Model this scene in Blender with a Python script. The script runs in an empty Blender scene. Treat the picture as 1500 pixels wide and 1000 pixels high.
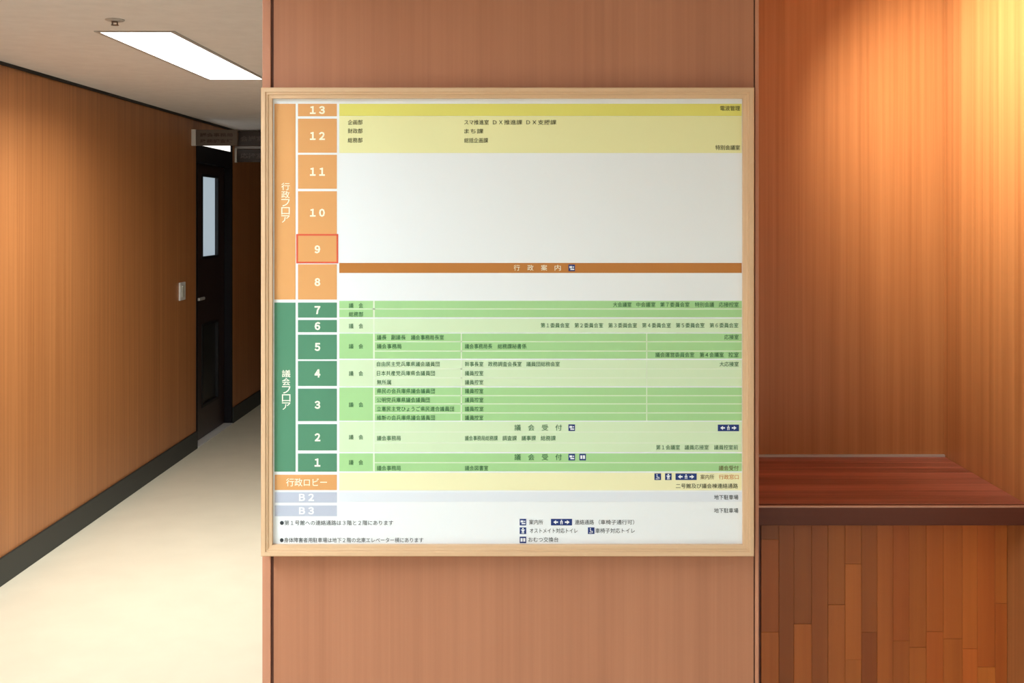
import bpy, bmesh, math, random
from mathutils import Vector
random.seed(7)
scene = bpy.context.scene
C = scene.collection

# ------------------------------------------------------------------ camera
F = 1634.0            # focal length in pixels of the 1500x1000 frame
VX, VY = 774.0, 316.0 # where the corridor lines meet
CH = 1.693            # eye height
cd = bpy.data.cameras.new('camera'); cam = bpy.data.objects.new('camera', cd); C.objects.link(cam)
cam.location = (0, 0, CH); cam.rotation_euler = (math.pi/2, 0, 0)
cd.sensor_width = 36; cd.lens = 36*F/1500
cd.shift_x = (750-VX)/1500; cd.shift_y = -(500-VY)/1500
cd.clip_start = 0.05
scene.camera = cam
# ------------------------------------------------------------------ world / view
w = bpy.data.worlds.new('world'); scene.world = w; w.use_nodes = True
w.node_tree.nodes['Background'].inputs[0].default_value = (0.8, 0.9, 1, 1)
w.node_tree.nodes['Background'].inputs[1].default_value = 0.15
vs = scene.view_settings
vs.view_transform = 'Standard'; vs.look = 'None'; vs.gamma = 1; vs.use_curve_mapping = False
vs.exposure = 0.0
GLOW = 3.0            # emission of the opal diffusers themselves
LAMPCOL = (.765, .915, 1.0)
LAMPS = [(-1.655, -1.36, 4.27, 5.76, 53.0, 164, (1, .965, .91)), (-1.655, -1.36, 0.60, 2.09, 72.0, 180, LAMPCOL), (-1.655, -1.36, -2.4, -0.91, 42.0, 160, LAMPCOL), (0.10, 0.395, -1.9, -0.41, 37.0, 146, LAMPCOL)]   # x0 x1 y0 y1 watts spread colour; last two are fill lights added out of view
SPOT = 74.0           # watts of the alcove spotlight

def PX(px, d): return (px-VX)*d/F
def PZ(py, d): return CH-(py-VY)*d/F
def lin(r, g, b):
    f = lambda c: (c/255/12.92) if c/255 <= 0.04045 else ((c/255+0.055)/1.055)**2.4
    return (f(r), f(g), f(b), 1)

# ------------------------------------------------------------------ materials
def mat(name, col, rough=0.5, metal=0.0, emit=None, spec=0.5, coat=0.0):
    m = bpy.data.materials.new(name); m.use_nodes = True
    b = m.node_tree.nodes['Principled BSDF']
    b.inputs['Base Color'].default_value = (*col[:3], 1)
    b.inputs['Roughness'].default_value = rough; b.inputs['Metallic'].default_value = metal
    b.inputs['Specular IOR Level'].default_value = spec
    b.inputs['Coat Weight'].default_value = coat
    if emit:
        b.inputs['Emission Color'].default_value = (*emit[0], 1); b.inputs['Emission Strength'].default_value = emit[1]
    return m

def wood(name, c1, c2, scale, rough=0.4, fine=0.5, tint=False, broad=0.35, bump=0.03, spec=0.5):
    """scale: stretch of the grain noise per axis (small along the grain)."""
    m = bpy.data.materials.new(name); m.use_nodes = True
    nt = m.node_tree; N = nt.nodes; L = nt.links
    b = N['Principled BSDF']
    tc = N.new('ShaderNodeTexCoord')
    oi = N.new('ShaderNodeObjectInfo')
    add = N.new('ShaderNodeVectorMath'); add.operation = 'ADD'
    mul = N.new('ShaderNodeVectorMath'); mul.operation = 'SCALE'
    L.new(tc.outputs['Object'], add.inputs[0])
    if tint:
        cmb = N.new('ShaderNodeCombineXYZ')
        for i in range(3): L.new(oi.outputs['Random'], cmb.inputs[i])
        L.new(cmb.outputs[0], mul.inputs[0]); mul.inputs['Scale'].default_value = 13.0
        L.new(mul.outputs[0], add.inputs[1])
    def noise(k, det, off):
        mp = N.new('ShaderNodeMapping'); mp.inputs['Scale'].default_value = [s*k for s in scale]
        mp.inputs['Location'].default_value = (off, off, off)
        n = N.new('ShaderNodeTexNoise'); n.inputs['Scale'].default_value = 1.0; n.inputs['Detail'].default_value = det
        n.inputs['Roughness'].default_value = 0.6
        L.new(add.outputs[0], mp.inputs[0]); L.new(mp.outputs[0], n.inputs['Vector'])
        return n.outputs['Fac']
    n1 = noise(1.0, 4, 0.0); n2 = noise(0.16, 3, 3.7)
    mx = N.new('ShaderNodeMix'); mx.data_type = 'FLOAT'; mx.inputs['Factor'].default_value = broad
    L.new(n1, mx.inputs['A']); L.new(n2, mx.inputs['B'])
    rp = N.new('ShaderNodeValToRGB')
    rp.color_ramp.elements[0].position = 0.5-fine/2; rp.color_ramp.elements[0].color = c1
    rp.color_ramp.elements[1].position = 0.5+fine/2; rp.color_ramp.elements[1].color = c2
    L.new(mx.outputs['Result'], rp.inputs[0])
    out = rp.outputs[0]
    if tint:
        mc = N.new('ShaderNodeMix'); mc.data_type = 'RGBA'; mc.blend_type = 'MULTIPLY'; mc.inputs['Factor'].default_value = 1
        L.new(out, mc.inputs['A']); L.new(oi.outputs['Color'], mc.inputs['B']); out = mc.outputs['Result']
    L.new(out, b.inputs['Base Color'])
    b.inputs['Roughness'].default_value = rough; b.inputs['Specular IOR Level'].default_value = spec
    bp = N.new('ShaderNodeBump'); bp.inputs['Strength'].default_value = bump; bp.inputs['Distance'].default_value = 0.002
    L.new(n1, bp.inputs['Height']); L.new(bp.outputs[0], b.inputs['Normal'])
    return m

def mottled(name, c1, c2, scale, rough, spec=0.5):
    m = mat(name, c1, rough, spec=spec); nt = m.node_tree; b = nt.nodes['Principled BSDF']
    tc = nt.nodes.new('ShaderNodeTexCoord'); n = nt.nodes.new('ShaderNodeTexNoise')
    n.inputs['Scale'].default_value = scale; n.inputs['Detail'].default_value = 6
    rp = nt.nodes.new('ShaderNodeValToRGB'); rp.color_ramp.elements[0].position = .3; rp.color_ramp.elements[1].position = .7
    rp.color_ramp.elements[0].color = (*c1[:3], 1); rp.color_ramp.elements[1].color = (*c2[:3], 1)
    nt.links.new(tc.outputs['Object'], n.inputs['Vector']); nt.links.new(n.outputs['Fac'], rp.inputs[0])
    nt.links.new(rp.outputs[0], b.inputs['Base Color'])
    return m

M = {}
M['veneer_side'] = wood('wall_veneer', (.36,.128,.036,1), (.58,.245,.083,1), (7, 55, 0.55), 0.42, 0.40)
M['veneer_front'] = wood('alcove_veneer', (.36,.128,.036,1), (.58,.245,.083,1), (55, 55, 0.55), 0.42, 0.40)
M['veneer_column'] = wood('column_veneer', (.39,.150,.074,1), (.51,.213,.112,1), (60, 60, 0.55), 0.42, 0.5)
M['corner'] = wood('corner_wood', (.50,.21,.12,1), (.60,.27,.16,1), (60, 60, 0.6), 0.35, 0.5)
M['plaster'] = mottled('plaster', (.74,.73,.70), (.79,.78,.75), 9, 0.9, 0.2)
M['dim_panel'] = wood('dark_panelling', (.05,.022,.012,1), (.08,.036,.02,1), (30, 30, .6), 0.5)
M['groove'] = mat('groove', (.10,.028,.014), 0.7)
M['frame'] = wood('frame_oak', (.62,.39,.225,1), (.80,.55,.34,1), (90, 90, 3), 0.45, 0.6)
M['frame_h'] = wood('frame_oak_rail', (.62,.39,.225,1), (.80,.55,.34,1), (3, 90, 90), 0.45, 0.6)
M['floor'] = mottled('floor_vinyl', (.77,.73,.575), (.81,.77,.61), 5, 0.45, 0.35)
M['ceiling'] = mottled('ceiling_board', (.72,.69,.69), (.77,.74,.74), 14, 0.9, 0.2)
M['base'] = mat('skirting_vinyl', (.022,.026,.024), 0.5)
M['dark_trim'] = mat('ceiling_trim', (.018,.012,.01), 0.6)
M['white'] = mat('white_plastic', (.8,.8,.78), 0.4)
M['paint'] = mat('fixture_white', (.85,.85,.85), 0.4)
M['rim'] = mat('fixture_rim', (.45,.43,.42), 0.4)
M['tube'] = mat('lamp_diffuser', (.9,.9,.9), 0.5, emit=((.97,.99,1.0), GLOW))
M['door'] = wood('door_leaf', (.026,.013,.012,1), (.046,.025,.022,1), (40, 40, .8), 0.38, 0.6)
M['door_frame'] = mat('door_frame', (.008,.007,.010), 0.6, spec=.2)
M['door_panel'] = mat('door_panel', (.016,.017,.016), 0.3)
M['black'] = mat('black_rubber', (.006,.006,.008), 0.5)
M['pane'] = mat('lit_frosted_pane', (.55,.62,.66), 0.25, emit=((.62,.76,.86), 0.55))
M['transom'] = mat('lit_transom_pane', (.8,.8,.8), 0.3, emit=((1,.97,.9), 1.3))
M['steel'] = mat('brushed_steel', (.80,.78,.76), 0.35, 0.5)
M['sill'] = mat('threshold_stone', (.80,.80,.78), 0.35)
M['signpanel'] = mat('sign_panel', (.145,.115,.095), 0.45)
M['signdark'] = mat('sign_panel_dark', (.050,.032,.026), 0.45)
M['signtext'] = mat('sign_text', (.055,.03,.025), 0.5)
M['signtext2'] = mat('sign_text_pale', (.13,.10,.085), 0.5)
M['brass'] = mat('sprinkler_metal', (.25,.21,.18), 0.35, 1.0)
M['stave'] = wood('base_stave', (.62,.52,.40,1), (1.0,1.0,1.0,1), (45, 45, 1.1), 0.45, 0.6, tint=True, broad=.55)
M['plank'] = wood('counter_plank', (.34,.27,.22,1), (1.0,1.0,1.0,1), (1.5, 42, 42), 0.38, 0.34, tint=True, broad=.3, bump=.1)
M['nosing'] = wood('counter_nosing', (.085,.021,.011,1), (.135,.036,.019,1), (1.6, 60, 60), 0.5, 0.5, spec=.3)
M['alu'] = mat('pale_strip', (.55,.50,.46), 0.3, 0.3)
# print on the board
def ink(n, r, g, b, rough=0.35): M[n] = mat('print_'+n, lin(r, g, b), rough, spec=0.3)
ink('sheet', 240,245,250); ink('line', 246,244,225); ink('lineg', 225,240,215)
ink('orange', 224,164,104); ink('gold', 232,226,118); ink('pale', 240,238,180); ink('brown', 190,122,56)
ink('dgreen', 84,142,112); ink('green', 168,216,152); ink('lgreen', 214,236,200); ink('cream', 243,240,196)
ink('lav', 190,197,216); ink('mist', 228,234,244); ink('red', 222,92,66)
ink('tgreen', 45,105,66); ink('tdark', 62,66,40); ink('tblack', 48,54,60); ink('tnavy', 32,62,128); ink('torange', 214,140,70)
ink('twhite', 252,250,235); ink('tbrown', 112,100,60); ink('icon', 26,52,122); ink('iconw', 240,244,250); ink('number', 250,246,222)

# ------------------------------------------------------------------ helpers
def addbox(bm, x0, x1, y0, y1, z0, z1):
    if x0 > x1: x0, x1 = x1, x0
    if y0 > y1: y0, y1 = y1, y0
    if z0 > z1: z0, z1 = z1, z0
    v = [bm.verts.new(p) for p in ((x0,y0,z0),(x1,y0,z0),(x1,y1,z0),(x0,y1,z0),(x0,y0,z1),(x1,y0,z1),(x1,y1,z1),(x0,y1,z1))]
    for f in ((0,3,2,1),(4,5,6,7),(0,1,5,4),(1,2,6,5),(2,3,7,6),(3,0,4,7)): bm.faces.new([v[i] for i in f])
    return v
def boxbm(*a, bevel=0.0, seg=2):
    bm = bmesh.new(); addbox(bm, *a)
    if bevel: bmesh.ops.bevel(bm, geom=bm.edges[:], offset=bevel, segments=seg, affect='EDGES', profile=0.5)
    return bm
def origin(o):
    p = Vector((0,0,0))
    while o is not None: p += o.location; o = o.parent
    return p
def link(name, me, m, parent=None):
    o = bpy.data.objects.new(name, me); C.objects.link(o)
    if m is not None:
        me.materials.clear(); me.materials.append(M[m] if isinstance(m, str) else m)
    o.parent = parent
    return o
def obj(name, bm, m, parent=None, smooth=False):
    """bm in world coordinates; becomes one mesh object, child of parent."""
    p = origin(parent)
    if p.length: bmesh.ops.translate(bm, verts=bm.verts, vec=-p)
    me = bpy.data.meshes.new(name); bm.normal_update(); bm.to_mesh(me); bm.free()
    if smooth:
        for f in me.polygons: f.use_smooth = True
    return link(name, me, m, parent)
def struct(name, bm, m, parent=None):
    o = obj(name, bm, m, parent)
    if parent is None: o['kind'] = 'structure'
    return o
def tag(o, label, cat, group=None):
    o['label'] = label; o['category'] = cat
    if group: o['group'] = group
    return o
def thing(name, label, cat, loc, group=None):
    o = bpy.data.objects.new(name, None); C.objects.link(o); o.location = loc; o.empty_display_size = .05
    return tag(o, label, cat, group)
def lathe(bm, prof, cx, cy, n=28, cap=True):
    rings = []
    for r, z in prof:
        rings.append([bm.verts.new((cx+r*math.cos(2*math.pi*k/n), cy+r*math.sin(2*math.pi*k/n), z)) for k in range(n)])
    for a, b in zip(rings, rings[1:]):
        for k in range(n): bm.faces.new((a[k], a[(k+1)%n], b[(k+1)%n], b[k]))
    if cap: bm.faces.new(rings[0][::-1]); bm.faces.new(rings[-1])
    bmesh.ops.recalc_face_normals(bm, faces=bm.faces)
def holed(u0, u1, v0, v1, holes):
    """cells of a rectangle that stay when the holes are cut out"""
    us = sorted({u0, u1, *[h[0] for h in holes], *[h[1] for h in holes]})
    vv = sorted({v0, v1, *[h[2] for h in holes], *[h[3] for h in holes]})
    for a, b in zip(us, us[1:]):
        for c, d in zip(vv, vv[1:]):
            m, n = (a+b)/2, (c+d)/2
            if not any(h[0] < m < h[1] and h[2] < n < h[3] for h in holes): yield a, b, c, d

# ------------------------------------------------------------------ the setting
XL = -2.42; H = 2.40; XR = 1.193; YB = 3.20; Y0 = -3.2; YE = 14.0; COLF = 2.51
XC0 = PX(384.3, COLF); XC1 = PX(1111.5, COLF)
D0, D1, DZ = 8.12, 9.11, 2.30
DLX, DLY = 0.565, 2.635

bm = bmesh.new(); addbox(bm, XL-.2, XR+.2, Y0-.2, YE+.2, -.1, 0); struct('floor', bm, 'floor')
bm = bmesh.new()
holes = [l[:4] for l in LAMPS]
for a, b, c, d in holed(XL-.2, XR+.2, Y0-.2, YE+.2, holes): addbox(bm, a, b, c, d, H, H+.12)
struct('ceiling', bm, 'ceiling')
bm = bmesh.new()
for a, b, c, d in holed(Y0, YE, 0, H, [(D0, D1, 0, DZ)]): addbox(bm, XL-.2, XL, a, b, c, d)
wl = struct('wall_left', bm, 'veneer_side')
struct('wall_right', boxbm(XR, XR+.2, 2.2, YB+.2, 0, H), 'veneer_side')
struct('wall_lobby', boxbm(XR, XR+.2, Y0, 2.2, 0, H), 'plaster')
struct('wall_back', boxbm(XC1-.01, XR, YB, YB+.2, 0, H), 'veneer_front')
struct('wall_front', boxbm(XL, XR, Y0-.2, Y0, 0, H), 'plaster')
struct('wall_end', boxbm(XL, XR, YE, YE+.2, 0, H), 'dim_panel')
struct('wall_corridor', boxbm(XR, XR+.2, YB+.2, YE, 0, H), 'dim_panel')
# the panelled column that carries the board
col = struct('wall_column', boxbm(XC0+.001, XC1-.001, COLF+.004, YB+.2, 0, H), 'groove')
struct('veneer_panel', boxbm(PX(401, COLF), PX(1104, COLF), COLF, COLF+.004, 0, H), 'veneer_column', col)
struct('corner_strip', boxbm(XC0, PX(396.5, COLF), COLF-.001, COLF+.03, 0, H, bevel=.0012), 'corner', col)
struct('corner_strip', boxbm(PX(1106, COLF), XC1, COLF-.001, COLF+.03, 0, H, bevel=.0012), 'corner', col)
struct('side_panel', boxbm(XC0, XC0+.003, COLF+.03, YB+.2, 0, H), 'veneer_side', col)
struct('side_panel', boxbm(XC1-.003, XC1, COLF+.03, YB, 0, H), 'veneer_side', col)
# skirting and ceiling trim
BH = .127
struct('baseboard_left', boxbm(XL, XL+.012, Y0, D0, 0, BH, bevel=.002), 'base')
struct('baseboard_corridor', boxbm(XL, XL+.012, D1, YE, 0, BH, bevel=.002), 'base')
struct('baseboard_column', boxbm(XC0, XC1, COLF-.013, COLF-.001, 0, BH, bevel=.002), 'base')
struct('baseboard_right', boxbm(XR-.012, XR, Y0, 2.6, 0, BH, bevel=.002), 'base')
struct('trim_1', boxbm(XL, XL+.012, Y0, YE, H-.016, H, bevel=.002), 'dark_trim')

# the door in the left wall
FX = XL+.004; BX = XL-.12; LX = XL-.055
bm = bmesh.new()
addbox(bm, BX, FX, D0, D0+.03, 0, DZ); addbox(bm, BX, FX, D1-.03, D1, 0, DZ)
addbox(bm, BX, FX, D0+.03, D1-.03, 2.085, 2.212); addbox(bm, BX, FX, D0+.03, D1-.03, DZ-.012, DZ)
door = struct('door_1', bm, 'door_frame')
WY0, WY1 = 8.46, 8.885
bm = bmesh.new()
for a, b, c, d in holed(D0+.033, D1-.033, .012, 2.082, [(WY0, WY1, 1.375, 2.0), (WY0, WY1, .25, .86)]): addbox(bm, LX-.04, LX, a, b, c, d)
leaf = struct('door_leaf', bm, 'door', door)
def ringbm(y0, y1, z0, z1, t, x0, x1):
    bm = bmesh.new()
    for a, b, c, d in holed(y0, y1, z0, z1, [(y0+t, y1-t, z0+t, z1-t)]): addbox(bm, x0, x1, a, b, c, d)
    return bm
struct('window_bead', ringbm(WY0-.012, WY1+.012, 1.363, 2.012, .02, LX-.02, LX+.006), 'black', leaf)
struct('glass_pane', boxbm(LX-.028, LX-.022, WY0, WY1, 1.375, 2.0), 'pane', leaf)
struct('panel_bead', ringbm(WY0-.012, WY1+.012, .238, .872, .02, LX-.02, LX+.006), 'black', leaf)
struct('lower_panel', boxbm(LX-.030, LX-.016, WY0, WY1, .25, .86), 'door_panel', leaf)
# lever handle and lock
hy, hz = D0+.105, 1.075
bm = bmesh.new(); lathe(bm, [(.026, 0), (.026, .006), (.023, .009), (.011, .010), (.010, .045)], 0, 0)
bmesh.ops.rotate(bm, verts=bm.verts, cent=(0,0,0), matrix=__import__('mathutils').Matrix.Rotation(math.pi/2, 3, 'Y'))
bmesh.ops.translate(bm, verts=bm.verts, vec=(LX, hy, hz)); struct('handle_rose', bm, 'steel', leaf)
struct('lever_handle', boxbm(LX+.036, LX+.054, hy-.012, hy+.135, hz-.010, hz+.012, bevel=.006), 'steel', leaf)
bm = bmesh.new(); lathe(bm, [(.024, 0), (.024, .008), (.020, .012), (.012, .013), (.012, .018)], 0, 0)
bmesh.ops.rotate(bm, verts=bm.verts, cent=(0,0,0), matrix=__import__('mathutils').Matrix.Rotation(math.pi/2, 3, 'Y'))
bmesh.ops.translate(bm, verts=bm.verts, vec=(LX, hy, hz+.085)); struct('lock_cylinder', bm, 'steel', leaf)
struct('transom_pane', boxbm(XL-.016, XL-.006, D0+.03, D1-.03, 2.212, DZ-.012), 'transom', door)
struct('threshold', boxbm(BX, XL+.012, D0+.03, D1-.03, 0, .008), 'sill', door)
struct('closing_panel', boxbm(BX-.01, BX, D0, D1, 0, DZ), 'door_frame', door)

# ------------------------------------------------------------------ directory board
SY = 2.490                                  # front of the printed sheet
board = thing('directory_board', 'large square floor directory board in a pale wood frame on the panelled column', 'directory board', (PX(743.5, 2.5), COLF, PZ(798, 2.5)))
FR = 2.472
fx0, fx1, fz0, fz1 = PX(382, FR), PX(1105, FR), PZ(815, FR), PZ(128, FR)
FW = 15.4*FR/F
prof = [(0, COLF-.0012), (0, FR+.002), (.002, FR), (FW*.42, FR), (FW*.46, FR+.003), (FW*.62, FR+.003), (FW*.70, FR+.006), (FW, FR+.007), (FW, COLF-.0012)]
def rail(a, b, inward, m):
    """mitred frame member from outer corner a to outer corner b (x,z); inward = unit (x,z)"""
    bm = bmesh.new(); a = Vector(a); b = Vector(b); t = (b-a).normalized(); n = Vector(inward)
    A = [bm.verts.new(((a+t*u+n*u).x, y, (a+t*u+n*u).y)) for u, y in prof]
    B = [bm.verts.new(((b-t*u+n*u).x, y, (b-t*u+n*u).y)) for u, y in prof]
    for i in range(len(prof)):
        j = (i+1) % len(prof); bm.faces.new((A[i], A[j], B[j], B[i]))
    bm.faces.new(A); bm.faces.new(B[::-1]); bmesh.ops.recalc_face_normals(bm, faces=bm.faces)
    return obj('frame_rail', bm, m, board)
rail((fx0, fz1), (fx1, fz1), (0, -1), 'frame_h'); rail((fx0, fz0), (fx1, fz0), (0, 1), 'frame_h')
rail((fx0, fz0), (fx0, fz1), (1, 0), 'frame'); rail((fx1, fz0), (fx1, fz1), (-1, 0), 'frame')
sheet = obj('printed_sheet', boxbm(fx0+FW*.9, fx1-FW*.9, SY, COLF-.002, fz0+FW*.9, fz1-FW*.9), 'sheet', board)
T1, T2, T3 = SY-.0004, SY-.0007, SY-.0010
def patch(name, x0, x1, y0, y1, m, parent, front=T1, back=SY):
    d = SY
    return obj(name, boxbm(PX(x0,d), PX(x1,d), front, back-.00005 if back == SY else back, PZ(y1,d), PZ(y0,d)), m, parent)
_txt = {}
def textmesh(s, bold):
    k = (s, bold)
    if k not in _txt:
        c = bpy.data.curves.new('text', 'FONT'); c.body = s; c.size = 1.0; c.offset = bold; c.resolution_u = 2
        o = bpy.data.objects.new('text', c); C.objects.link(o)
        dg = bpy.context.evaluated_depsgraph_get()
        me = bpy.data.meshes.new_from_object(o.evaluated_get(dg))
        bpy.data.objects.remove(o); bpy.data.curves.remove(c)
        _txt[k] = me
    return _txt[k]
def write(name, s, x0, x1, yc, hpx, m, parent, front, d=None, bold=0.004, vertical=False):
    """flat lettering whose ink box spans pixels x0..x1 and is hpx high about row yc"""
    d = d or front
    src = textmesh(s, bold); me = src.copy(); me.name = name
    xs = [v.co.x for v in me.vertices]; ys = [v.co.y for v in me.vertices]
    ax, bx_, ay, by = min(xs), max(xs), min(ys), max(ys)
    X0, X1 = PX(x0, d), PX(x1, d); Z0, Z1 = PZ(yc+hpx/2, d), PZ(yc-hpx/2, d)
    p = origin(parent)
    for v in me.vertices:
        u = (v.co.x-ax)/(bx_-ax); q = (v.co.y-ay)/(by-ay)
        v.co = Vector((X0+(X1-X0)*u, front, Z0+(Z1-Z0)*q))-p
    me.update()
    return link(name, me, m, parent)

# floor wing strips and number cells
st = patch('wing_strip', 402, 433, 152, 438.5, 'orange', board)
for i, ch in enumerate('行政フロア'): write('lettering', ch, 412, 424.5, 273+i*11.9, 10.8, 'number', st, T2, bold=.006)
st = patch('wing_strip', 402, 433, 443, 690.5, 'dgreen', board)
for i, ch in enumerate('議会フロア'): write('lettering', ch, 413, 425.5, 547+i*11.9, 10.8, 'twhite', st, T2, bold=.006)
cells = [('１３',152,170.2,'orange'),('１２',173.8,223.6,'orange'),('１１',226.6,276.4,'orange'),('１０',280,343,'orange'),('９',344.5,384,'orange'),('８',387,438.5,'orange'),
         ('７',443,465,'dgreen'),('６',468.5,486.3,'dgreen'),('５',490,526,'dgreen'),('４',528.5,565,'dgreen'),('３',569,616.5,'dgreen'),('２',621,659.4,'dgreen'),('１',664,690.5,'dgreen')]
for s, a, b, m in cells:
    c = patch('floor_cell', 436.5, 493.5, a, b, m, board)
    yc = {'１２':199, '１０':311.5, '９':365, '８':413}.get(s, (a+b)/2)
    w_ = 22 if len(s) == 2 else 8.5
    write('numeral', s, 465-w_/2, 465+w_/2, yc, 12, 'number' if m == 'orange' else 'twhite', c, T2, bold=.045)
    if s == '９':
        bm = bmesh.new()
        for u0, u1, v0, v1 in holed(434, 495.5, 342.6, 385.6, [(436.6, 493, 345, 383.2)]):
            addbox(bm, PX(u0,SY), PX(u1,SY), T2, T1, PZ(v1,SY), PZ(v0,SY))
        obj('highlight_border', bm, 'red', c)
for s, a, b, m in (('行政ロビー',695,717.4,'orange'),('Ｂ２',720.5,735.8,'lav'),('Ｂ３',740,755.6,'lav')):
    c = patch('floor_cell', 402.5, 493.5, a, b, m, board)
    if m == 'orange': write('numeral', s, 419, 479, (a+b)/2, 12, 'number', c, T2, bold=.008)
    else: write('numeral', s, 438, 460, (a+b)/2, 11, 'iconw', c, T2, bold=.04)
# row bands; cell lines
bands = {}
for k, a, b, m in (('13',152,170,'gold'),('12',170.5,224,'pale'),('ad',385,399.6,'brown'),('7',440.5,464.5,'green'),('6',466.5,487,'lgreen'),('5',488.4,525,'green'),
                   ('4',527,565.6,'lgreen'),('3',567.4,615.8,'green'),('2',617.3,661.8,'lgreen'),('1',663.8,690,'green'),('L',692,717.8,'cream'),('B',720.5,734.5,'mist')):
    bands[k] = patch('row_band', 497, 1086.5, a, b, m, board)
for k, lines, col_ in (('7',[452.3],'lineg'),('5',[500.3,514],'lineg'),('4',[540,553.3],'lineg'),('3',[579.3,591.3,604.5],'lineg'),('2',[632.5,648.5],'line'),('1',[677.4],'lineg')):
    for y in lines: patch('divider', 549 if k != '7' else 497, 1086.5, y-.7, y+.7, 'lineg', bands[k], T2, T1)
for k, a, b in (('7',440.5,464.5),('6',466.5,487),('5',488.4,525),('4',527,565.6),('3',567.4,615.8),('2',617.3,661.8),('1',663.8,690)):
    patch('divider', 546.5, 549, a, b, 'lineg', bands[k], T2, T1)
    if k in '543': patch('divider', 675, 676.6, a, b, 'lineg', bands[k], T2, T1); patch('divider', 946.6, 948, a, b, 'lineg', bands[k], T2, T1)
def line(s, x0, x1, y, k, m='tgreen', h=7.2): write('text_line', s, x0, x1, y, h, m, bands.get(k, sheet), T3 if k in bands else T1)
# ---- text, row by row
line('電波管理', 1055, 1084, 158.5, '13', 'tdark')
for s, y in (('企画部',179),('財政部',191.7),('総務部',205.3)): line(s, 509.5, 531, y, '12', 'tdark')
line('スマ推進室', 680, 716, 179, '12', 'tdark'); line('ＤＸ推進課', 722, 765, 179, '12', 'tdark'); line('ＤＸ支援課', 771, 815, 179, '12', 'tdark')
line('まち課', 680, 708, 192, '12', 'tdark'); line('総括企画課', 680, 715, 205.5, '12', 'tdark')
line('特別会議室', 1048, 1084, 216, '12', 'tdark')
for i, ch in enumerate('行政案内'): line(ch, 752.5+i*20, 761.5+i*20, 392, 'ad', 'number', 8.6)
for k, y in (('7',447.3),('6',477.3),('5',507),('4',546.8),('3',592.5),('2',640),('1',677)):
    line('議', 511, 517.8, y, k); line('会', 525.3, 532, y, k)
line('総務部', 511, 532, 460, '7')
for s, a, b in (('大会議室',898,925),('中会議室',932,960),('第７委員会室',967,1010),('特別会議',1018,1046),('応接控室',1053,1082)): line(s, a, b, 446, '7', 'tgreen')
for i, d_ in enumerate('１２３４５６'): line('第%s委員会室' % d_, 792+i*49.5, 834+i*49.5, 476.3, '6', 'tgreen')
line('議長', 552, 566, 494, '5'); line('副議長', 573, 594, 494, '5'); line('議会事務局長室', 602, 650, 494, '5')
line('議会事務局', 552, 588, 507, '5'); line('議会事務局長', 681, 721, 507, '5'); line('総務課秘書係', 729, 771, 507, '5')
line('応接室', 1061, 1082, 493.5, '5'); line('議会運営委員会室', 960, 1017, 519.5, '5'); line('第４会議室', 1025, 1060, 519.5, '5'); line('控室', 1067, 1082, 519.5, '5')
line('自由民主党兵庫県議会議員団', 552, 644, 533, '4'); line('幹事長室', 681, 708, 533, '4'); line('政務調査会長室', 715, 764, 533, '4'); line('議員団総務会室', 771, 820, 533, '4')
line('大応接室', 1054, 1082, 533, '4')
line('日本共産党兵庫県会議員団', 552, 637, 546.5, '4'); line('議員控室', 681, 708, 546.5, '4'); line('無所属', 552, 573, 559.7, '4'); line('議員控室', 681, 708, 559.7, '4')
for s, b, y in (('県民の会兵庫県議会議員団',637,572.6),('公明党兵庫県議会議員団',629.5,585.6),('立憲民主党ひょうご県民連合議員団',665,598.7),('維新の会兵庫県議会議員団',637,611.6)):
    line(s, 552, b, y, '3'); line('議員控室', 681, 708, y, '3')
def bigrow(k, y):
    for i, ch in enumerate('議会受付'): line(ch, 753.5+i*20, 763+i*20, y, k, 'tgreen', 9)
bigrow('2', 626); bigrow('1', 669.3)
line('議会事務局', 552, 587, 641.5, '2'); line('議会事務局総務課', 681, 729, 641.5, '2'); line('調査課', 736, 757, 641.5, '2'); line('議事課', 764, 785, 641.5, '2'); line('総務課', 792, 814, 641.5, '2')
for s, a in (('第１会議室',961),('議員応接室',1003),('議員控室前',1046)): line(s, a, a+35, 655, '2')
line('議会事務局', 552, 587, 685.3, '1'); line('議会図書室', 681, 715, 685.3, '1'); line('議会受付', 1053, 1082, 685.2, '1', 'tbrown')
line('案内所', 1026, 1046, 698.3, 'L', 'tbrown'); line('行政窓口', 1053, 1082, 698.3, 'L', 'torange')
line('二号館及び議会棟連絡通路', 990, 1081, 711.5, 'L', 'tdark')
line('地下駐車場', 1046, 1081.5, 728, 'B', 'tblack'); line('地下駐車場', 1046, 1081.5, 747.5, 'S', 'tblack')
line('●第１号館への連絡通路は３階と２階にあります', 410, 576, 765.5, 'S', 'tblack')
line('●身体障害者用駐車場は地下２階の北東エレベーター横にあります', 410, 620, 790.8, 'S', 'tblack')
line('案内所', 775, 795.5, 764.5, 'S', 'tblack'); line('連絡通路', 842, 870, 764.5, 'S', 'tblack'); line('（車椅子通行可）', 877, 929, 764.5, 'S', 'tblack')
line('オストメイト対応トイレ', 776, 846, 777, 'S', 'tblack'); line('車椅子対応トイレ', 872, 930, 777, 'S', 'tblack'); line('おむつ交換台', 774, 818, 790, 'S', 'tblack')
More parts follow.
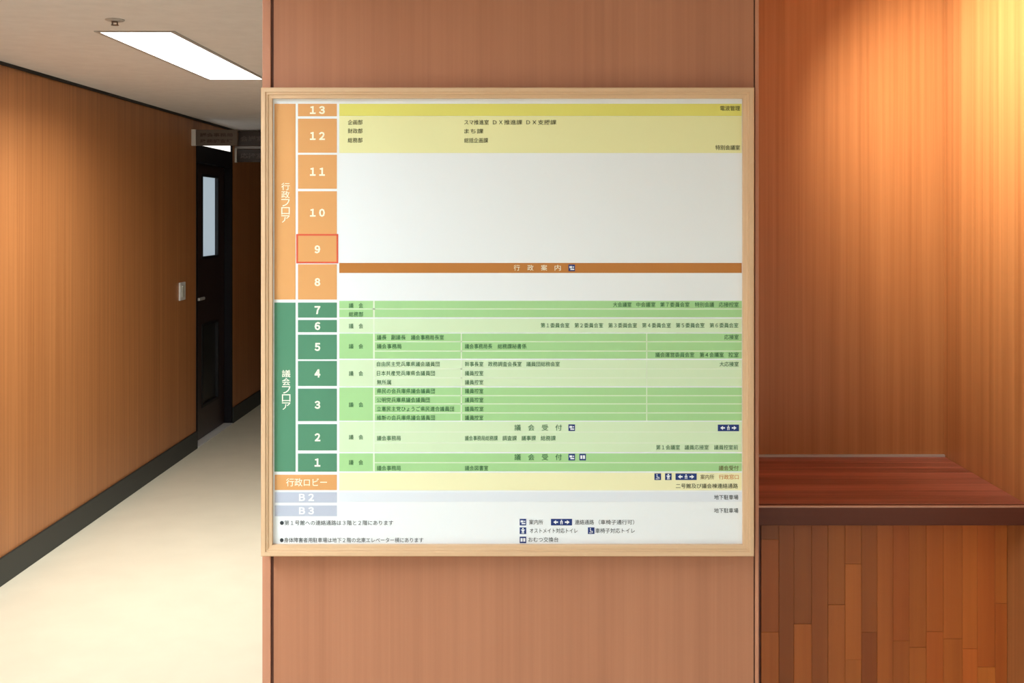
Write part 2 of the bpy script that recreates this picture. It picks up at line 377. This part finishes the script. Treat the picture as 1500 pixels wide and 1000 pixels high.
# ---- little blue pictograms
def quad(bm, x0, x1, y0, y1, f): addbox(bm, PX(x0,f), PX(x1,f), f, f+.0002, PZ(y1,f), PZ(y0,f))
def tri(bm, pts, f): bm.faces.new([bm.verts.new((PX(x,f), f, PZ(y,f))) for x, y in pts])
def icon(xc, yc, kind, k):
    par = bands.get(k); onb = par is not None
    f1 = T3 if onb else T1; f2 = f1-.0003
    w2 = 15.5 if kind == 'wide' else 4.8
    bm = bmesh.new(); quad(bm, xc-w2, xc+w2, yc-4.8, yc+4.8, f1)
    root = obj('pictogram', bm, 'icon', par if onb else board)
    bm = bmesh.new()
    if kind == 'wide':      # two arrows and a walking mark
        tri(bm, [(xc-12,yc),(xc-8,yc-3),(xc-8,yc+3)], f2); quad(bm, xc-8, xc-5, yc-1, yc+1, f2)
        tri(bm, [(xc+12,yc),(xc+8,yc+3),(xc+8,yc-3)], f2); quad(bm, xc+5, xc+8, yc-1, yc+1, f2)
        quad(bm, xc-.9, xc+.9, yc-3.4, yc-1.8, f2); quad(bm, xc-2, xc+2, yc-1.2, yc, f2); quad(bm, xc-1.6, xc-.6, yc, yc+3.2, f2); quad(bm, xc+.6, xc+1.6, yc, yc+3.2, f2)
    elif kind == 'desk':    # figure behind a desk
        quad(bm, xc-3.4, xc+.6, yc-2.6, yc+.4, f2); quad(bm, xc-2, xc+3.6, yc+1.2, yc+3, f2); quad(bm, xc+1.4, xc+3.4, yc-2, yc-.4, f2)
    elif kind == 'person':  # standing figure
        quad(bm, xc-1.1, xc+1.1, yc-4, yc-2.2, f2); quad(bm, xc-2.8, xc+2.8, yc-1.7, yc-.4, f2); quad(bm, xc-1.6, xc+1.6, yc-.4, yc+1, f2); quad(bm, xc-1.6, xc-.4, yc+1, yc+4, f2); quad(bm, xc+.4, xc+1.6, yc+1, yc+4, f2)
    elif kind == 'lift':    # doors
        quad(bm, xc-3.4, xc-.5, yc-2.6, yc+2.6, f2); quad(bm, xc+.5, xc+3.4, yc-2.6, yc+2.6, f2)
    else:                   # wheelchair
        quad(bm, xc-1.8, xc-.4, yc-3.8, yc-2.4, f2); quad(bm, xc-1.6, xc-.5, yc-2, yc+1, f2); quad(bm, xc-1.2, xc+2, yc+.2, yc+1.2, f2); quad(bm, xc+1.4, xc+2.4, yc+.6, yc+3.4, f2); quad(bm, xc-2.8, xc+.8, yc+2.6, yc+3.5, f2)
    bmesh.ops.recalc_face_normals(bm, faces=bm.faces)
    mark = obj('pictogram_mark', bm, 'iconw', par if onb else root)
for a in ((837.5,392.2,'desk','ad'),(837.5,626.2,'desk','2'),(837.5,669.3,'desk','1'),(853.5,669.3,'lift','1'),(1067,626.5,'wide','2'),(963.5,698,'wheel','L'),(979,698,'person','L'),(1005,698,'wide','L'),
          (766,764.5,'desk','S'),(822.5,764.5,'wide','S'),(766,777,'person','S'),(866,777,'wheel','S'),(766,790.5,'lift','S')): icon(*a)

# ------------------------------------------------------------------ counter in the alcove
CT = 1.004; CB = .957; CF = 2.65; BF = 2.777
cx0, cx1 = XC1+.001, XR-.001
top = thing('countertop', 'reddish brown plank countertop with a dark front edge spanning the alcove', 'countertop', ((cx0+cx1)/2, (CF+YB)/2, CB))
ys = [CF+.022]
NP = 8
for i in range(NP):
    y0 = CF+.022+(YB-.012-CF-.022)*i/NP; y1 = CF+.022+(YB-.012-CF-.022)*(i+1)/NP
    o = obj('plank', boxbm(cx0, cx1, y0, y1, CB, CT, bevel=.0007, seg=1), 'plank', top)
    k = random.uniform(.85, 1.15); o.color = (.54*k, .178*k, .115*k, 1)
obj('front_nosing', boxbm(cx0, cx1, CF, CF+.022, CB, CT, bevel=.003, seg=3), 'nosing', top)
obj('edge_highlight', boxbm(cx0, cx1, CF-.0015, CF+.0045, CT-.004, CT+.0008, bevel=.001, seg=2), mat('edge_highlight_tone', (.52,.26,.17), .28), top)  # pale glossy strip: highlight along the front top edge, put into the colour
obj('back_strip', boxbm(cx0, cx1, YB-.012, YB-.001, CB, CT+.006, bevel=.0015), 'alu', top)
base = thing('counter_base', 'counter base faced with upright orange brown wooden staves under the countertop', 'counter', ((cx0+cx1)/2, 3.0, 0))
obj('carcass', boxbm(cx0, cx1, BF+.018, YB-.001, 0, CB-.0005), 'groove', base)
obj('filler_strip', boxbm(cx0, PX(1114.5, BF), BF+.004, BF+.018, 0, CB-.001), mat('filler_wood', (.13,.03,.014), .5), base)
edges = [1115,1141,1163,1189,1213,1238,1262,1285,1308,1332,1357,1382,1410,1432,1458,1475.6]
bright = [.92,.62,.62,.62,.80,.80,.66,.82,.84,.86,.96,.90,1.04,1.0,1.0]
cuts = {0:[790], 2:[914], 5:[826,966], 3:[1010], 12:[950], 13:[977], 7:[1015], 10:[925]}
for i, (a, b) in enumerate(zip(edges, edges[1:])):
    zs = [CB-.001]+[PZ(y, BF) for y in cuts.get(i, [])]
    while zs[-1] > .12:
        zs.append(zs[-1]-random.uniform(.22, .5))
    zs[-1] = 0
    for j, (z1, z0) in enumerate(zip(zs, zs[1:])):
        dpt = random.uniform(0, .0012)
        o = obj('stave', boxbm(PX(a,BF)+.0002, PX(b,BF)-.0002, BF+dpt, BF+.018, z0+.0002, z1-.0002, bevel=.0005, seg=1), 'stave', base)
        k = bright[i]
        if i in (0,) and j == 0: k = .55
        elif i == 2 and j == 1: k = .98
        elif i == 5 and j == 1: k = .95
        elif i in (12, 13) and j == 1: k = 1.15
        elif j > 0: k *= random.uniform(.88, 1.12)
        warm = random.uniform(.9, 1.1)
        o.color = (.66*k, .188*k*warm, .033*k*warm, 1)

# ------------------------------------------------------------------ fixtures
def ceiling_light(x0, x1, y0, y1, watts, spread, colour, label):
    t = thing('ceiling_light', label, 'ceiling light', ((x0+x1)/2, (y0+y1)/2, H), 'recessed fluorescent ceiling lights')
    r = .012; D = .056
    bm = bmesh.new()
    for a, b, c, d in holed(x0-.006, x1+.006, y0-.006, y1+.006, [(x0+r, x1-r, y0+r, y1-r)]): addbox(bm, a, b, c, d, H-.004, H-.0002)
    obj('rim', bm, 'rim', t)
    bm = bmesh.new(); e = .001
    for a, b, c, d in ((x0+e, x0+.006, y0+e, y1-e), (x1-.006, x1-e, y0+e, y1-e), (x0+.006, x1-.006, y0+e, y0+.006), (x0+.006, x1-.006, y1-.006, y1-e)): addbox(bm, a, b, c, d, H, H+D)
    addbox(bm, x0+e, x1-e, y0+e, y1-e, H+D, H+D+.01)
    obj('housing', bm, 'paint', t)
    obj('diffuser', boxbm(x0+.008, x1-.008, y0+.008, y1-.008, H+D-.008, H+D-.001), 'tube', t)
    ld = bpy.data.lights.new('fluorescent_tubes', 'AREA'); ld.shape = 'RECTANGLE'; ld.size = x1-x0-.03; ld.size_y = y1-y0-.03
    ld.energy = watts; ld.color = colour; ld.spread = math.radians(spread)
    lo = bpy.data.objects.new('fluorescent_tubes', ld); C.objects.link(lo); lo.parent = t; lo.location = (0, 0, D-.010)
for l, lab in zip(LAMPS, ('lit recessed fluorescent ceiling light in the corridor before the dark door', 'lit recessed fluorescent ceiling light beside the front of the column',
                          'unseen ceiling light added at the lobby end of the left wall to even out the light on the column', 'unseen ceiling light added in the middle of the lobby as frontal fill')): ceiling_light(*l, lab)

# adjustable spotlight that washes the alcove's side wall
dl = thing('spotlight', 'small white adjustable ceiling spotlight aimed at the alcove side wall', 'spotlight', (DLX, DLY, H))
aim = Vector((1.18, 2.846, 1.989)); head = Vector((DLX, DLY, H-.085)); dr = (aim-head).normalized()
from mathutils import Matrix
bm = bmesh.new(); lathe(bm, [(.045, H-.0003), (.045, H-.012), (.040, H-.015), (.012, H-.016), (.010, H-.060)], DLX, DLY, 28); obj('canopy', bm, 'paint', dl)
bm = bmesh.new(); lathe(bm, [(.030, -.050), (.034, -.046), (.034, .040), (.031, .040), (.031, .020)], 0, 0, 28, cap=False)
bm.faces.new([v for v in bm.verts if abs(v.co.z+.050) < 1e-6])
rot = dr.to_track_quat('Z', 'Y').to_matrix()
bmesh.ops.rotate(bm, verts=bm.verts, cent=(0,0,0), matrix=rot); bmesh.ops.translate(bm, verts=bm.verts, vec=head)
obj('lamp_head', bm, 'paint', dl, False)
bm = bmesh.new(); lathe(bm, [(.0305, .018), (.0305, .022)], 0, 0, 28)
bmesh.ops.rotate(bm, verts=bm.verts, cent=(0,0,0), matrix=rot); bmesh.ops.translate(bm, verts=bm.verts, vec=head)
obj('lens', bm, mat('spot_lens', (.9,.9,.9), .4, emit=((1,.92,.78), 15)), dl)
ld = bpy.data.lights.new('spot_lamp', 'SPOT'); ld.energy = SPOT; ld.color = (1, .93, .80); ld.spot_size = math.radians(101); ld.spot_blend = 1.0; ld.shadow_soft_size = .028
lo = bpy.data.objects.new('spot_lamp', ld); C.objects.link(lo); lo.parent = dl
lo.location = head+dr*.045-Vector((DLX, DLY, H)); lo.rotation_euler = dr.to_track_quat('-Z', 'Y').to_euler()

# sprinkler head
sx, sy = -1.49, 4.02
sp = thing('sprinkler_head', 'small dark metal sprinkler head on the ceiling near the corridor light', 'sprinkler', (sx, sy, H))
bm = bmesh.new(); lathe(bm, [(.034, H-.0003), (.034, H-.003), (.028, H-.006), (.014, H-.007)], sx, sy, 24); obj('escutcheon', bm, 'rim', sp)
bm = bmesh.new(); lathe(bm, [(.011, H-.005), (.011, H-.009), (.008, H-.010)], sx, sy, 16); obj('body', bm, 'brass', sp)
bm = bmesh.new()
for s in (-1, 1): addbox(bm, sx+s*.009-.002, sx+s*.009+.002, sy-.003, sy+.003, H-.018, H-.009)
addbox(bm, sx-.011, sx+.011, sy-.003, sy+.003, H-.0195, H-.0175); obj('frame_arms', bm, 'brass', sp)
bm = bmesh.new(); lathe(bm, [(.014, H-.0195), (.014, H-.021)], sx, sy, 20); obj('deflector', bm, 'brass', sp)

# light switch
wy0, wy1 = F*2.42/(VX-259.5), F*2.42/(VX-271.5)
zc = CH-(426.5-VY)*(F*2.42/(VX-265))/F; hh = 13.2*(F*2.42/(VX-265))/F
sw = thing('light_switch', 'pale plastic light switch plate on the wall beside the dark door', 'light switch', (XL, (wy0+wy1)/2, zc-hh))
ym = (wy0+wy1)/2
obj('wall_plate', boxbm(XL, XL+.012, ym-.062, ym+.062, zc-hh, zc+hh, bevel=.004), 'white', sw)
obj('rocker', boxbm(XL+.0118, XL+.017, ym-.030, ym+.030, zc-hh*.62, zc+hh*.62, bevel=.002), mat('switch_rocker', (.62,.62,.55), .4), sw)

# signs projecting from the corridor wall
s1 = 8.02
sg = thing('projecting_sign', 'grey brown two line room sign with a white bracket above the door', 'sign', (XL, s1, PZ(218, s1)))
xs0, xs1 = XL+.032, PX(348, s1)
obj('wall_bracket', boxbm(XL, XL+.032, s1-.014, s1+.014, PZ(213.5, s1), PZ(189.5, s1), bevel=.002), 'white', sg)
pn = obj('sign_panel', boxbm(xs0, xs1, s1-.010, s1+.010, PZ(213.3, s1), PZ(190, s1), bevel=.002), 'signpanel', sg)
write('lettering', '議会事務局', 293, 341, 197.5, 5.6, 'signtext', pn, s1-.0105, bold=.02)
write('lettering', '政務調査課', 293, 341, 206.5, 5.6, 'signtext', pn, s1-.0105, bold=.02)
s2 = 9.20
sg = thing('projecting_sign', 'dark two tier room sign with a pale middle rail beyond the door', 'sign', (XL, s2, PZ(238, s2)))
xe = XL+.34
obj('wall_bracket', boxbm(XL, XL+.018, s2-.014, s2+.014, PZ(238, s2), PZ(217, s2), bevel=.002), 'white', sg)
pu = obj('sign_panel', boxbm(XL+.03, xe, s2-.010, s2+.010, PZ(213.5, s2), PZ(192.5, s2), bevel=.002), 'signdark', sg)
obj('middle_rail', boxbm(XL, xe, s2-.012, s2+.012, PZ(218, s2), PZ(214, s2), bevel=.001), mat('rail_grey', (.30,.27,.26), .4), sg)
pl = obj('sign_panel', boxbm(XL+.018, xe, s2-.010, s2+.010, PZ(237.5, s2), PZ(218.5, s2), bevel=.002), 'signdark', sg)
write('lettering', '会議室', 352, 386, 203, 8, 'signtext2', pu, s2-.0105, bold=.02)
write('lettering', '応接室', 352, 386, 228, 8, 'signtext2', pl, s2-.0105, bold=.02)
